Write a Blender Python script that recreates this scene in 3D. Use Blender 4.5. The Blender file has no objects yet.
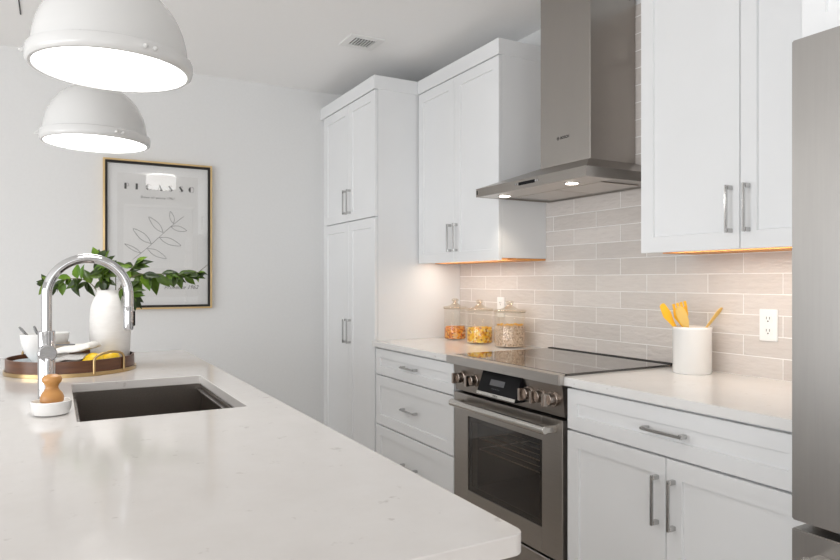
import bpy, bmesh, math, random
from mathutils import Vector, Matrix
random.seed(7)
R = math.radians
scene = bpy.context.scene
COL = scene.collection

# ---------------------------------------------------------------- camera, world, light, exposure
YAW = 29.18
cam_d = bpy.data.cameras.new('camera'); cam = bpy.data.objects.new('camera', cam_d); COL.objects.link(cam)
cam.location = (0, 0, 1.267); cam.rotation_euler = (R(90), 0, R(-YAW))
cam_d.sensor_width = 36; cam_d.lens = 36 * 653.3 / 840; cam_d.shift_y = 1 / 840; cam_d.shift_x = .35 / 840; cam_d.clip_start = .02
scene.camera = cam

world = bpy.data.worlds.new('world'); scene.world = world; world.use_nodes = True
bg = world.node_tree.nodes['Background']
bg.inputs[0].default_value = (.96, .98, 1, 1); bg.inputs[1].default_value = 1.0

def area(name, loc, rot, sx, sy, power, color=(1, 1, 1), spread=180):
    d = bpy.data.lights.new(name, 'AREA'); d.shape = 'RECTANGLE'; d.size = sx; d.size_y = sy
    d.energy = power; d.color = color; d.spread = R(spread)
    o = bpy.data.objects.new(name, d); COL.objects.link(o); o.location = loc; o.rotation_euler = rot
    return o
# daylight through the two windows of the left wall and the glazed opening of the rear wall
area('daylight_left_near', (-3.98, -1.3, 1.0), (0, R(-90), 0), 1.8, 2.1, 60, (.945, .972, 1))
area('daylight_left_far', (-3.98, 1.55, 1.0), (0, R(-90), 0), 1.8, 2.3, 72, (.945, .972, 1))
area('daylight_rear', (-1.6, -3.98, 1.15), (R(90), 0, 0), 3.4, 2.1, 42, (.985, .99, 1))

scene.view_settings.view_transform = 'Standard'
scene.view_settings.look = 'None'
scene.view_settings.gamma = 1
scene.view_settings.use_curve_mapping = False
scene.view_settings.exposure = 0.07
cy = scene.cycles
cy.use_denoising = True
cy.max_bounces = 10; cy.diffuse_bounces = 6; cy.glossy_bounces = 6; cy.transparent_max_bounces = 16
cy.sample_clamp_indirect = 6

# ---------------------------------------------------------------- materials
def mat(name, color, rough=.5, metal=0., spec=.5, coat=0., emit=None, estr=0., sss=0.):
    m = bpy.data.materials.new(name); m.use_nodes = True
    p = m.node_tree.nodes['Principled BSDF']
    p.inputs['Base Color'].default_value = (*color, 1); p.inputs['Roughness'].default_value = rough
    p.inputs['Metallic'].default_value = metal; p.inputs['Specular IOR Level'].default_value = spec
    p.inputs['Coat Weight'].default_value = coat; p.inputs['Coat Roughness'].default_value = .05
    if emit: p.inputs['Emission Color'].default_value = (*emit, 1); p.inputs['Emission Strength'].default_value = estr
    return m
def nodes(m): return m.node_tree.nodes, m.node_tree.links, m.node_tree.nodes['Principled BSDF']
def coords(N, L, scale=(1, 1, 1), loc=(0, 0, 0), rot=(0, 0, 0)):
    t = N.new('ShaderNodeTexCoord'); mp = N.new('ShaderNodeMapping')
    mp.inputs['Scale'].default_value = scale; mp.inputs['Location'].default_value = loc; mp.inputs['Rotation'].default_value = rot
    L.new(t.outputs['Object'], mp.inputs['Vector']); return mp.outputs[0]
def noise(N, L, vec, scale, detail=4, rough=.5):
    n = N.new('ShaderNodeTexNoise'); n.inputs['Scale'].default_value = scale; n.inputs['Detail'].default_value = detail
    n.inputs['Roughness'].default_value = rough; L.new(vec, n.inputs['Vector']); return n.outputs['Fac']
def ramp(N, L, fac, stops):
    r = N.new('ShaderNodeValToRGB'); L.new(fac, r.inputs[0]); e = r.color_ramp.elements
    while len(e) < len(stops): e.new(.5)
    for i, (p, c) in enumerate(stops): e[i].position = p; e[i].color = (*c, 1) if len(c) == 3 else c
    return r.outputs[0]
def bump(N, L, p, h, strength=.1, dist=.01):
    b = N.new('ShaderNodeBump'); b.inputs['Strength'].default_value = strength; b.inputs['Distance'].default_value = dist
    L.new(h, b.inputs['Height']); L.new(b.outputs[0], p.inputs['Normal'])
def noisy(name, c1, c2, rough, scale, stretch=(1, 1, 1), bstr=0, **kw):
    m = mat(name, c1, rough, **kw); N, L, p = nodes(m)
    f = noise(N, L, coords(N, L, stretch), scale)
    L.new(ramp(N, L, f, [(.3, c1), (.7, c2)]), p.inputs['Base Color'])
    if bstr: bump(N, L, p, f, bstr, .004)
    return m

M = {}
M['cabinet'] = noisy('white_satin_paint', (.80, .81, .82), (.82, .83, .84), .38, 3)
M['wall'] = noisy('wall_paint', (.755, .757, .755), (.77, .772, .77), .75, 60, bstr=.02)
M['ceiling'] = noisy('ceiling_paint', (.90, .897, .893), (.91, .907, .903), .85, 60, bstr=.02)
M['trim'] = mat('trim_paint', (.83, .83, .82), .4)
M['floor'] = noisy('oak_floor', (.50, .45, .40), (.58, .525, .47), .4, 4, (1, 12, 1))
# quartz: warm white with faint grey flecks and soft veins
def quartz(name, base):
    m = mat(name, base, .11, spec=.5); N, L, p = nodes(m)
    v = coords(N, L)
    f1 = noise(N, L, v, 26, 3, .6); f2 = noise(N, L, v, 9, 6, .65)
    fl = ramp(N, L, f1, [(.66, (1, 1, 1)), (.74, (.80, .78, .77))])
    cl = ramp(N, L, f2, [(.35, (base[0] * .97, base[1] * .965, base[2] * .96)), (.6, base)])
    mx = N.new('ShaderNodeMix'); mx.data_type = 'RGBA'; mx.blend_type = 'MULTIPLY'; mx.inputs['Factor'].default_value = 1
    L.new(cl, mx.inputs['A']); L.new(fl, mx.inputs['B']); L.new(mx.outputs['Result'], p.inputs['Base Color'])
    return m
M['quartz'] = quartz('white_quartz', (.665, .64, .62))
M['counter'] = quartz('pale_quartz', (.80, .795, .785))
# glossy hand-made subway tile
def tile():
    m = mat('beige_subway_tile', (.55, .5, .45), .13, spec=.55); N, L, p = nodes(m)
    tc = N.new('ShaderNodeTexCoord'); sp = N.new('ShaderNodeSeparateXYZ'); L.new(tc.outputs['Object'], sp.inputs[0])
    ax = N.new('ShaderNodeMath'); ax.operation = 'ADD'; ax.inputs[1].default_value = -1.697 + .1524 + 3.048; L.new(sp.outputs['Y'], ax.inputs[0])
    az = N.new('ShaderNodeMath'); az.operation = 'ADD'; az.inputs[1].default_value = -.914; L.new(sp.outputs['Z'], az.inputs[0])
    cb = N.new('ShaderNodeCombineXYZ'); L.new(ax.outputs[0], cb.inputs[0]); L.new(az.outputs[0], cb.inputs[1])
    b = N.new('ShaderNodeTexBrick'); L.new(cb.outputs[0], b.inputs['Vector'])
    b.inputs['Scale'].default_value = 1; b.inputs['Brick Width'].default_value = .3048; b.inputs['Row Height'].default_value = .0762
    b.inputs['Mortar Size'].default_value = .0019; b.inputs['Mortar Smooth'].default_value = .2; b.inputs['Bias'].default_value = 0
    b.inputs['Color1'].default_value = (.71, .665, .63, 1); b.inputs['Color2'].default_value = (.63, .585, .55, 1); b.inputs['Mortar'].default_value = (.93, .92, .90, 1)
    st = noise(N, L, coords(N, L, (1, 5, 60)), 2.2, 5, .6)
    tint = ramp(N, L, st, [(.3, (.93, .92, .92)), (.7, (1.0, 1.0, 1.0))])
    mx = N.new('ShaderNodeMix'); mx.data_type = 'RGBA'; mx.blend_type = 'MULTIPLY'; mx.inputs['Factor'].default_value = 1
    L.new(b.outputs['Color'], mx.inputs['A']); L.new(tint, mx.inputs['B']); L.new(mx.outputs['Result'], p.inputs['Base Color'])
    wv = noise(N, L, coords(N, L, (1, 6, 16)), 3.5, 3, .5)
    s1 = N.new('ShaderNodeMath'); s1.operation = 'MULTIPLY_ADD'; s1.inputs[1].default_value = -.9; L.new(b.outputs['Fac'], s1.inputs[0]); L.new(wv, s1.inputs[2])
    bump(N, L, p, s1.outputs[0], .6, .006)
    rr = N.new('ShaderNodeMath'); rr.operation = 'MULTIPLY_ADD'; rr.inputs[1].default_value = .5; rr.inputs[2].default_value = .12
    L.new(b.outputs['Fac'], rr.inputs[0]); L.new(rr.outputs[0], p.inputs['Roughness'])
    return m
M['tile'] = tile()
def brushed(name, c, rough, stretch, amp=.06, rv=.14):
    m = mat(name, c, rough, metal=1.); N, L, p = nodes(m)
    f = noise(N, L, coords(N, L, stretch), 1, 4, .6)
    L.new(ramp(N, L, f, [(.25, tuple(x * (1 - amp) for x in c)), (.75, tuple(min(1, x * (1 + amp)) for x in c))]), p.inputs['Base Color'])
    rr = N.new('ShaderNodeMath'); rr.operation = 'MULTIPLY_ADD'; rr.inputs[1].default_value = rv; rr.inputs[2].default_value = rough - rv / 2
    L.new(f, rr.inputs[0]); L.new(rr.outputs[0], p.inputs['Roughness'])
    return m
M['steel'] = brushed('brushed_steel', (.50, .475, .45), .30, (6, 6, 260))
M['steel_dark'] = brushed('brushed_dark_steel', (.37, .345, .32), .30, (6, 6, 200), .04, .08)
M['panel_steel_shaded'] = brushed('panel_steel_shaded', (.30, .27, .245), .30, (6, 6, 200), .04, .08)  # range steel darkened: floor reflection and shade under the trim put into its colour
M['fridge'] = brushed('fridge_steel', (.40, .385, .37), .40, (20, 120, 5), .03, .06)
M['hood'] = brushed('hood_steel', (.42, .395, .37), .28, (7, 7, 2.5), .03, .02)
M['hood_under'] = brushed('hood_filter_steel', (.60, .56, .52), .36, (6, 180, 6))
M['handle_bar'] = mat('handle_steel', (.60, .58, .55), .26, metal=1.)
M['chrome'] = mat('chrome', (.56, .56, .57), .05, metal=1.)
M['pull'] = mat('polished_nickel', (.52, .515, .51), .12, metal=1.)
M['knob'] = mat('knob_metal', (.46, .40, .36), .22, metal=1.)
M['black_glass'] = mat('black_ceramic_glass', (.02, .018, .017), .04, spec=1.0, coat=.45)
M['black'] = mat('black_plastic', (.010, .010, .011), .55, spec=.12)
M['gap'] = mat('dark_gap', (.02, .02, .02), .7)
M['lcd'] = mat('grey_display', (.10, .10, .11), .25)
M['print_white'] = mat('white_marks', (.7, .7, .7), .5)
M['oven_in'] = mat('oven_enamel', (.022, .018, .016), .35)
M['rack'] = mat('oven_rack', (.85, .82, .78), .35, metal=.3)
M['sink'] = brushed('gunmetal_sink', (.29, .26, .235), .32, (200, 6, 200), .1)
M['ledge'] = brushed('sink_ledge_steel', (.42, .40, .39), .25, (200, 6, 200), .05)
M['led'] = mat('warm_led', (1, .8, .55), .5, emit=(1, .50, .16), estr=.9)
M['spot'] = mat('hood_lamp', (1, .95, .85), .5, emit=(1, .90, .76), estr=9)
M['diffuser'] = mat('lamp_diffuser', (.9, .9, .9), .4, emit=(1, .99, .97), estr=3.2)
M['shade_white'] = mat('white_enamel', (.65, .65, .645), .22, coat=.3)
M['drum'] = mat('drum_shade_cloth', (.85, .84, .82), .7, emit=(1, .97, .93), estr=3.0)
M['ply_glow'] = noisy('glow_tinted_underside', (.80, .36, .09), (.74, .31, .07), .5, 3, (1, 14, 1))  # bare wood, with the orange glow of the LEDs put into its colour
M['gold'] = mat('brushed_gold', (.76, .56, .30), .3, metal=1.)
M['brass'] = mat('antique_brass', (.50, .355, .18), .3, metal=1.)
M['frame_black'] = mat('frame_black', (.015, .013, .012), .5)
M['mat_board'] = mat('mat_board', (.80, .80, .795), .8)
M['paper'] = mat('poster_paper', (.745, .74, .73), .8)
M['paper_light'] = mat('poster_panel_paper', (.79, .785, .775), .8)
M['ink'] = mat('ink', (.02, .02, .02), .7)
M['ink_soft'] = mat('soft_ink', (.10, .10, .10), .7)
M['ceramic'] = mat('white_glaze', (.88, .875, .86), .14, coat=.3)
M['stoneware'] = noisy('textured_white_clay', (.76, .745, .725), (.72, .70, .675), .55, 30, (1, 1, 3), bstr=.35)
M['bristle'] = noisy('bristles', (.75, .66, .5), (.85, .8, .68), .8, 300, (1, 1, .05), bstr=.3)
M['brushwood'] = noisy('honey_wood', (.46, .205, .055), (.56, .28, .085), .35, 6, (1, 1, 8))
M['walnut'] = noisy('walnut', (.080, .030, .013), (.15, .060, .026), .35, 9, (1, 1, 7))
M['lemon'] = noisy('lemon_skin', (.92, .62, .02), (.88, .55, .015), .38, 120, bstr=.15)
M['linen'] = noisy('white_linen', (.80, .78, .74), (.74, .72, .68), .9, 160, bstr=.25)
M['linen_grey'] = noisy('grey_linen', (.62, .60, .57), (.70, .68, .65), .9, 160, bstr=.25)
M['band'] = mat('beige_clay_band', (.68, .58, .48), .6)
M['blue_glaze'] = noisy('pale_blue_glaze', (.55, .66, .74), (.75, .80, .83), .2, 18)
M['cutlery'] = mat('pewter_cutlery', (.16, .16, .16), .3, metal=1.)
M['utensil'] = noisy('yellow_bamboo', (.93, .52, .02), (.86, .44, .02), .45, 7, (1, 1, .3))
M['utensil_pale'] = noisy('pale_bamboo', (.88, .60, .18), (.80, .50, .12), .45, 7, (1, 1, .3))
M['stem'] = mat('twig', (.12, .10, .05), .7)
def leafmat(name, c1, c2):
    m = noisy(name, c1, c2, .32, 9)
    m.node_tree.nodes['Principled BSDF'].inputs['Specular IOR Level'].default_value = .5
    return m
M['leaf'] = leafmat('leaf_green', (.045, .10, .008), (.13, .22, .015))
M['leaf_dark'] = leafmat('leaf_dark_green', (.020, .045, .010), (.06, .10, .014))
M['leaf_fresh'] = leafmat('leaf_fresh_green', (.09, .23, .02), (.24, .36, .03))
M['plastic_white'] = mat('outlet_white', (.86, .86, .85), .3)
M['slot'] = mat('outlet_slot', (.05, .05, .05), .6)
M['vent_dark'] = mat('duct_dark', (.10, .095, .09), .8)
def thin_glass(name, tint, base, rough=0.0):
    m = bpy.data.materials.new(name); m.use_nodes = True; N = m.node_tree.nodes; L = m.node_tree.links
    N.remove(N['Principled BSDF']); out = N['Material Output']
    tr = N.new('ShaderNodeBsdfTransparent'); tr.inputs[0].default_value = (*tint, 1)
    gl = N.new('ShaderNodeBsdfGlossy'); gl.inputs['Roughness'].default_value = rough; gl.inputs[0].default_value = (1, 1, 1, 1)
    lw = N.new('ShaderNodeLayerWeight'); lw.inputs[0].default_value = .5
    pw = N.new('ShaderNodeMath'); pw.operation = 'POWER'; pw.inputs[1].default_value = 4; L.new(lw.outputs['Facing'], pw.inputs[0])
    fr = N.new('ShaderNodeMath'); fr.operation = 'MULTIPLY_ADD'; fr.inputs[1].default_value = .55; fr.inputs[2].default_value = base; L.new(pw.outputs[0], fr.inputs[0])
    mx = N.new('ShaderNodeMixShader'); L.new(fr.outputs[0], mx.inputs[0]); L.new(tr.outputs[0], mx.inputs[1]); L.new(gl.outputs[0], mx.inputs[2])
    mx = N.new('ShaderNodeMixShader'); L.new(fr.outputs[0], mx.inputs[0]); L.new(tr.outputs[0], mx.inputs[1]); L.new(gl.outputs[0], mx.inputs[2])
    L.new(mx.outputs[0], out.inputs[0]); return m
M['jar_glass'] = thin_glass('jar_glass', (.975, .97, .955), .02)
M['lid_glass'] = thin_glass('lid_glass', (.90, .865, .80), .10)
M['seal'] = mat('lid_seal', (.50, .43, .35), .5)
M['picture_glass'] = thin_glass('picture_glass', (.98, .98, .98), .05)
M['oven_glass'] = thin_glass('oven_window_glass', (.66, .60, .55), .05)

# ---------------------------------------------------------------- object helpers
def root_loc(p):
    v = Vector((0, 0, 0))
    while p is not None: v += p.location; p = p.parent
    return v
def link_mesh(name, bm, m, parent=None, angle=35):
    me = bpy.data.meshes.new(name)
    bmesh.ops.recalc_face_normals(bm, faces=bm.faces[:])
    bm.to_mesh(me); bm.free()
    for q in me.polygons: q.use_smooth = True
    me.set_sharp_from_angle(angle=R(angle))
    for x in (m if isinstance(m, (list, tuple)) else [m]): me.materials.append(x)
    o = bpy.data.objects.new(name, me); COL.objects.link(o)
    if parent is not None:
        o.parent = parent; me.transform(Matrix.Translation(-root_loc(parent)))
    return o
class MB:
    """Collects shapes in world coordinates; build() links them as ONE mesh object."""
    def __init__(s): s.bm = bmesh.new(); s.boxy = False
    def _merge(s, b2, mtx=None, mi=0):
        if mtx is not None: bmesh.ops.transform(b2, matrix=mtx, verts=b2.verts)
        for f in b2.faces: f.material_index = mi
        me = bpy.data.meshes.new('tmp'); b2.to_mesh(me); b2.free(); s.bm.from_mesh(me); bpy.data.meshes.remove(me); return s
    def box(s, x0, x1, y0, y1, z0, z1, bev=.0015, seg=1, mtx=None, mi=0):
        s.boxy = True; b = bmesh.new(); bmesh.ops.create_cube(b, size=1)
        bmesh.ops.transform(b, matrix=Matrix.Translation(((x0 + x1) / 2, (y0 + y1) / 2, (z0 + z1) / 2)) @ Matrix.Diagonal((abs(x1 - x0), abs(y1 - y0), abs(z1 - z0), 1)), verts=b.verts)
        if bev: bmesh.ops.bevel(b, geom=b.edges[:], offset=bev, segments=seg, affect='EDGES', clamp_overlap=True)
        return s._merge(b, mtx, mi)
    def prism(s, pts, axis, a0, a1, bev=0, mtx=None):
        """polygon pts in the two other axes (cyclic order), extruded along axis 0/1/2"""
        b = bmesh.new(); lo, hi = [], []
        for (p, q) in pts:
            for a, lst in ((a0, lo), (a1, hi)):
                c = [0, 0, 0]; c[axis] = a; c[(axis + 1) % 3] = p; c[(axis + 2) % 3] = q; lst.append(b.verts.new(c))
        b.faces.new(lo); b.faces.new(hi[::-1]); n = len(pts)
        for i in range(n): b.faces.new((lo[i], hi[i], hi[(i + 1) % n], lo[(i + 1) % n]))
        bmesh.ops.recalc_face_normals(b, faces=b.faces[:])
        if bev: bmesh.ops.bevel(b, geom=b.edges[:], offset=bev, segments=2, affect='EDGES', clamp_overlap=True)
        return s._merge(b, mtx)
    def lathe(s, prof, c=(0, 0, 0), seg=48, mtx=None, mi=0, closed=False):
        """prof: (radius, height) list about z through c"""
        b = bmesh.new(); rings = []
        for (r, z) in prof:
            if r < 1e-6: rings.append([b.verts.new((0, 0, z))])
            else: rings.append([b.verts.new((r * math.cos(2 * math.pi * i / seg), r * math.sin(2 * math.pi * i / seg), z)) for i in range(seg)])
        pairs = list(zip(rings[:-1], rings[1:])) + ([(rings[-1], rings[0])] if closed else [])
        for A, B in pairs:
            for i in range(seg):
                j = (i + 1) % seg
                if len(A) == 1 and len(B) == 1: continue
                if len(A) == 1: b.faces.new((A[0], B[i], B[j]))
                elif len(B) == 1: b.faces.new((A[i], B[0], A[j]))
                else: b.faces.new((A[i], B[i], B[j], A[j]))
        if not closed:
            for rg in (rings[0], rings[-1]):
                if len(rg) > 1: b.faces.new(rg)
        bmesh.ops.recalc_face_normals(b, faces=b.faces[:])
        return s._merge(b, Matrix.Translation(c) @ (mtx or Matrix.Identity(4)), mi)
    def cyl(s, p0, p1, r0, r1=None, seg=24, bev=0, mi=0):
        p0, p1 = Vector(p0), Vector(p1); d = p1 - p0; r1 = r0 if r1 is None else r1; L_ = d.length
        prof = [(0, 0), (r0 - bev, 0), (r0, bev), (r1, L_ - bev), (r1 - bev, L_), (0, L_)] if bev else [(0, 0), (r0, 0), (r1, L_), (0, L_)]
        return s.lathe(prof, p0, seg, d.to_track_quat('Z', 'Y').to_matrix().to_4x4(), mi)
    def tube(s, pts, r, seg=16, cap=True):
        pts = [Vector(p) for p in pts]; rs = r if isinstance(r, (list, tuple)) else [r] * len(pts)
        b = bmesh.new(); rings = []; up = None
        for i, p in enumerate(pts):
            t = (pts[min(i + 1, len(pts) - 1)] - pts[max(i - 1, 0)]).normalized()
            if up is None: up = t.orthogonal().normalized()
            up = (up - t * up.dot(t)).normalized(); q = t.cross(up)
            rings.append([b.verts.new(p + (up * math.cos(2 * math.pi * k / seg) + q * math.sin(2 * math.pi * k / seg)) * rs[i]) for k in range(seg)])
        for A, B in zip(rings[:-1], rings[1:]):
            for i in range(seg): b.faces.new((A[i], A[(i + 1) % seg], B[(i + 1) % seg], B[i]))
        if cap: b.faces.new(rings[0][::-1]); b.faces.new(rings[-1])
        return s._merge(b)
    def sphere(s, c, rad, mtx=None, seg=24, rings=16, mi=0):
        b = bmesh.new(); bmesh.ops.create_uvsphere(b, u_segments=seg, v_segments=rings, radius=1)
        rad = rad if isinstance(rad, (list, tuple)) else (rad,) * 3
        return s._merge(b, Matrix.Translation(c) @ (mtx or Matrix.Identity(4)) @ Matrix.Diagonal((*rad, 1)), mi)
    def build(s, name, m, parent=None, angle=None): return link_mesh(name, s.bm, m, parent, angle or (20 if s.boxy else 40))

def tag(o, label, cat, group=None, kind=None):
    o['label'] = label; o['category'] = cat
    if group: o['group'] = group
    if kind: o['kind'] = kind
    return o
def thing(name, loc, label, cat, group=None):
    o = bpy.data.objects.new(name, None); COL.objects.link(o); o.location = loc; o.empty_display_size = .05
    return tag(o, label, cat, group)
def struct(o): o['kind'] = 'structure'; return o
def copy_tree(o, off, parent=None):
    c = o.copy(); COL.objects.link(c)
    if parent is None: c.location = o.location + Vector(off)
    else: c.parent = parent
    for ch in list(o.children): copy_tree(ch, off, c)
    return c
def outline_solid(name, loops, z0, z1, m, parent=None, bev=.002):
    """flat 2-D outline with holes -> slab"""
    cu = bpy.data.curves.new(name, 'CURVE'); cu.dimensions = '2D'; cu.fill_mode = 'BOTH'
    for lp in loops:
        sp = cu.splines.new('POLY'); sp.points.add(len(lp) - 1); sp.use_cyclic_u = True
        for p, q in zip(sp.points, lp): p.co = (*q, 0, 1)
    cu.extrude = (z1 - z0) / 2 - bev; cu.bevel_depth = bev; cu.bevel_resolution = 2; cu.offset = -bev
    t = bpy.data.objects.new('tmp', cu); COL.objects.link(t); bpy.context.view_layer.update()
    me = bpy.data.meshes.new_from_object(t.evaluated_get(bpy.context.evaluated_depsgraph_get()))
    bpy.data.objects.remove(t)
    bm = bmesh.new(); bm.from_mesh(me); bmesh.ops.remove_doubles(bm, verts=bm.verts, dist=1e-5)
    bmesh.ops.translate(bm, vec=(0, 0, (z0 + z1) / 2), verts=bm.verts)
    return link_mesh(name, bm, m, parent, 14)
def rrect(x0, x1, y0, y1, r, n=8, cr=None):
    cr = cr or (r, r, r, r); pts = []
    for (cx, cy, a0, rr) in ((x1, y1, 0, cr[0]), (x0, y1, 90, cr[1]), (x0, y0, 180, cr[2]), (x1, y0, 270, cr[3])):
        sx = -1 if cx == x1 else 1; sy = -1 if cy == y1 else 1
        for i in range(n + 1):
            a = R(a0 + 90 * i / n); pts.append((cx + sx * rr + rr * math.cos(a), cy + sy * rr + rr * math.sin(a)))
    return pts
def lettering(text, size, m, parent, mtx, spacing=1., shear=0., ext=.0002, bold=0., align='CENTER', name='lettering'):
    cu = bpy.data.curves.new(name, 'FONT'); cu.body = text; cu.size = size; cu.extrude = ext; cu.offset = bold
    cu.align_x = align; cu.space_character = spacing; cu.shear = shear
    t = bpy.data.objects.new('tmp', cu); COL.objects.link(t); bpy.context.view_layer.update()
    me = bpy.data.meshes.new_from_object(t.evaluated_get(bpy.context.evaluated_depsgraph_get()))
    bpy.data.objects.remove(t); bm = bmesh.new(); bm.from_mesh(me); bmesh.ops.transform(bm, matrix=mtx, verts=bm.verts)
    return link_mesh(name, bm, m, parent)
def basis(o, x, y):
    x, y = Vector(x).normalized(), Vector(y).normalized(); z = x.cross(y)
    return Matrix(((x.x, y.x, z.x, o[0]), (x.y, y.y, z.y, o[1]), (x.z, y.z, z.z, o[2]), (0, 0, 0, 1)))

# ---------------------------------------------------------------- room shell
XL, XR, Y0, YF, ZC = -4.0, 2.259, -4.0, 4.40, 2.608
WL = .15
struct(MB().box(XL - WL, XR + WL, Y0 - WL, YF + WL, -.1, 0, 0).build('floor', M['floor']))
struct(MB().box(XL - WL, XR + WL, Y0 - WL, YF + WL, ZC, ZC + .1, 0).build('ceiling', M['ceiling']))
struct(MB().box(XL - WL, XR + WL, YF, YF + WL, 0, ZC, 0).build('wall_far', M['wall']))
struct(MB().box(XR, XR + WL, Y0, YF, 0, ZC, 0).build('wall_right', M['wall']))
wl = MB()
for (a, b, z0, z1) in ((Y0, -2.35, 0, ZC), (-.25, .4, 0, ZC), (2.7, YF, 0, ZC), (-2.35, -.25, 0, .1), (-2.35, -.25, 1.9, ZC), (.4, 2.7, 0, .1), (.4, 2.7, 1.9, ZC)):
    wl.box(XL - WL, XL, a, b, z0, z1, 0)
struct(wl.build('wall_left', M['wall']))
wr = MB()
for (a, b, z0, z1) in ((XL, -3.35, 0, ZC), (.2, XR, 0, ZC), (-3.35, .2, 2.25, ZC), (-3.35, .2, 0, .05)):
    wr.box(a, b, Y0 - WL, Y0, z0, z1, 0)
struct(wr.build('wall_rear', M['wall']))
def win_frame(n, along, a, b, z0, z1):
    f = MB(); t = .06
    for (p, q, u, v) in ((a, a + t, z0, z1), (b - t, b, z0, z1), (a + t, b - t, z0, z0 + t), (a + t, b - t, z1 - t, z1), ((a + b) / 2 - t / 2, (a + b) / 2 + t / 2, z0 + t, z1 - t)):
        if along == 'y': f.box(XL - .10, XL - .04, p, q, u, v)
        else: f.box(p, q, Y0 - .10, Y0 - .04, u, v)
    struct(f.build('window_%d' % n, M['trim']))
win_frame(1, 'y', -2.35, -.25, .1, 1.9); win_frame(2, 'y', .4, 2.7, .1, 1.9); win_frame(3, 'x', -3.35, .2, .05, 2.25)
struct(MB().box(XL, 1.6, YF - .014, YF, 0, .13, .003).build('baseboard_far', M['trim']))

# tiled splashback on the cabinet wall
bs = MB().box(2.251, XR, .05, 3.505, .9142, 1.4, 0).box(2.251, XR, 1.700, 2.72, 1.4, 2.49, 0)
bs = struct(bs.build('backsplash', M['tile']))

# ---------------------------------------------------------------- cabinet parts
def shaker(x, y0, y1, z0, z1, name, parent, rail=.057, th=.02):
    """door or drawer front facing -X, its face at x"""
    b = MB(); bm = b.bm
    def rg_(xx, e): return [bm.verts.new(p) for p in ((xx, y0 + e, z0 + e), (xx, y1 - e, z0 + e), (xx, y1 - e, z1 - e), (xx, y0 + e, z1 - e))]
    rr = [rg_(x + th, 0), rg_(x + .0015, 0), rg_(x, .0015), rg_(x, rail), rg_(x + .008, rail + .0025)]
    for A, B in zip(rr[:-1], rr[1:]):
        for k in range(4): bm.faces.new((A[k], A[(k + 1) % 4], B[(k + 1) % 4], B[k]))
    bm.faces.new(rr[0]); bm.faces.new(rr[-1])
    return b.build(name, M['cabinet'], parent, 10)
def pull(x, y, z, vertical, length, parent, t=.0095):
    """square bar pull standing off a front whose face is at x"""
    b = MB(); h = length / 2; so = .032
    if vertical:
        b.box(x - so, x - so + t, y - t / 2, y + t / 2, z - h, z + h, .002, 2)
        for s in (-1, 1): b.box(x - so + t * .7, x, y - .007, y + .007, z + s * (h - .008) - .007, z + s * (h - .008) + .007, .0015)
    else:
        b.box(x - so, x - so + t, y - h, y + h, z - t / 2, z + t / 2, .002, 2)
        for s in (-1, 1): b.box(x - so + t * .7, x, y + s * (h - .008) - .007, y + s * (h - .008) + .007, z - .007, z + .007, .0015)
    o = b.build('handle', M['pull'], parent); o['label'] = 'polished metal bar handle'; return o
def crown(x, xb, y0, y1, z0, z1, parent):
    b = MB().box(x, xb, y0, y1, z0, z1, .002)
    return b.build('crown_molding', M['cabinet'], parent)

XF, XU, XB = 1.653, 1.9436, 2.2505
# tall pantry
pt = thing('pantry_cabinet', (1.95, 3.92, 0), 'tall white four-door pantry cabinet against the far wall', 'cabinet')
MB().box(XF + .0225, XR - .001, 3.507, YF - .05, .10, 2.42, .001).build('cabinet_body', M['cabinet'], pt)
MB().box(XF + .08, XR - .01, 3.52, YF - .002, 0, .10, 0).build('toe_kick', M['cabinet'], pt)
MB().box(XF + .02, XF + .04, YF - .066, YF - .001, .10, 2.42, .001).build('filler_strip', M['cabinet'], pt)
for (a, b) in ((3.507, 3.900), (3.903, 4.332)):
    for (z0, z1, hz) in ((.115, 1.645, .945), (1.652, 2.402, 1.775)):
        d = shaker(XF, a, b, z0, z1, 'door', pt)
        pull(XF, 3.900 - .03 if a < 3.6 else a + .03, hz, True, .157, d)
crown(1.648, XR - .001, 3.502, YF - .002, 2.407, 2.488, pt)

def light_rail(parent, y0, y1):
    MB().box(2.012, 2.048, y0 + .06, y1 - .06, 1.3792, 1.3815, .0005).build('light_strip', M['led'], parent)
    area('under_cabinet_lamp', (2.03, (y0 + y1) / 2, 1.3785), (0, 0, 0), .03, y1 - y0 - .12, UC, (1, .94, .85))
UC = 1.3
# upper cabinet left of the hood
ul = thing('wall_cabinet', (2.1, 3.09, 1.372), 'white two-door wall cabinet between the pantry and the range hood', 'cabinet', None)
b = MB().box(XU + .0225, XB, 2.669, 3.4985, 1.3835, 2.42, .001); b.build('cabinet_body', M['cabinet'], ul)
MB().box(2.06, XB - .002, 2.672, 3.495, 1.373, 1.3825, 0).box(XU + .03, 2.06, 2.672, 3.495, 1.382, 1.3835, 0).build('underside_panel', M['ply_glow'], ul)
light_rail(ul, 2.672, 3.495)
for (a, b_) in ((2.669, 3.0865), (3.0895, 3.494)):
    d = shaker(XU, a, b_, 1.372, 2.402, 'door', ul)
    pull(XU, b_ - .03 if a < 2.8 else a + .03, 1.508, True, .157, d)
crown(1.940, XB, 2.664, 3.4985, 2.407, 2.488, ul)
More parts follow.
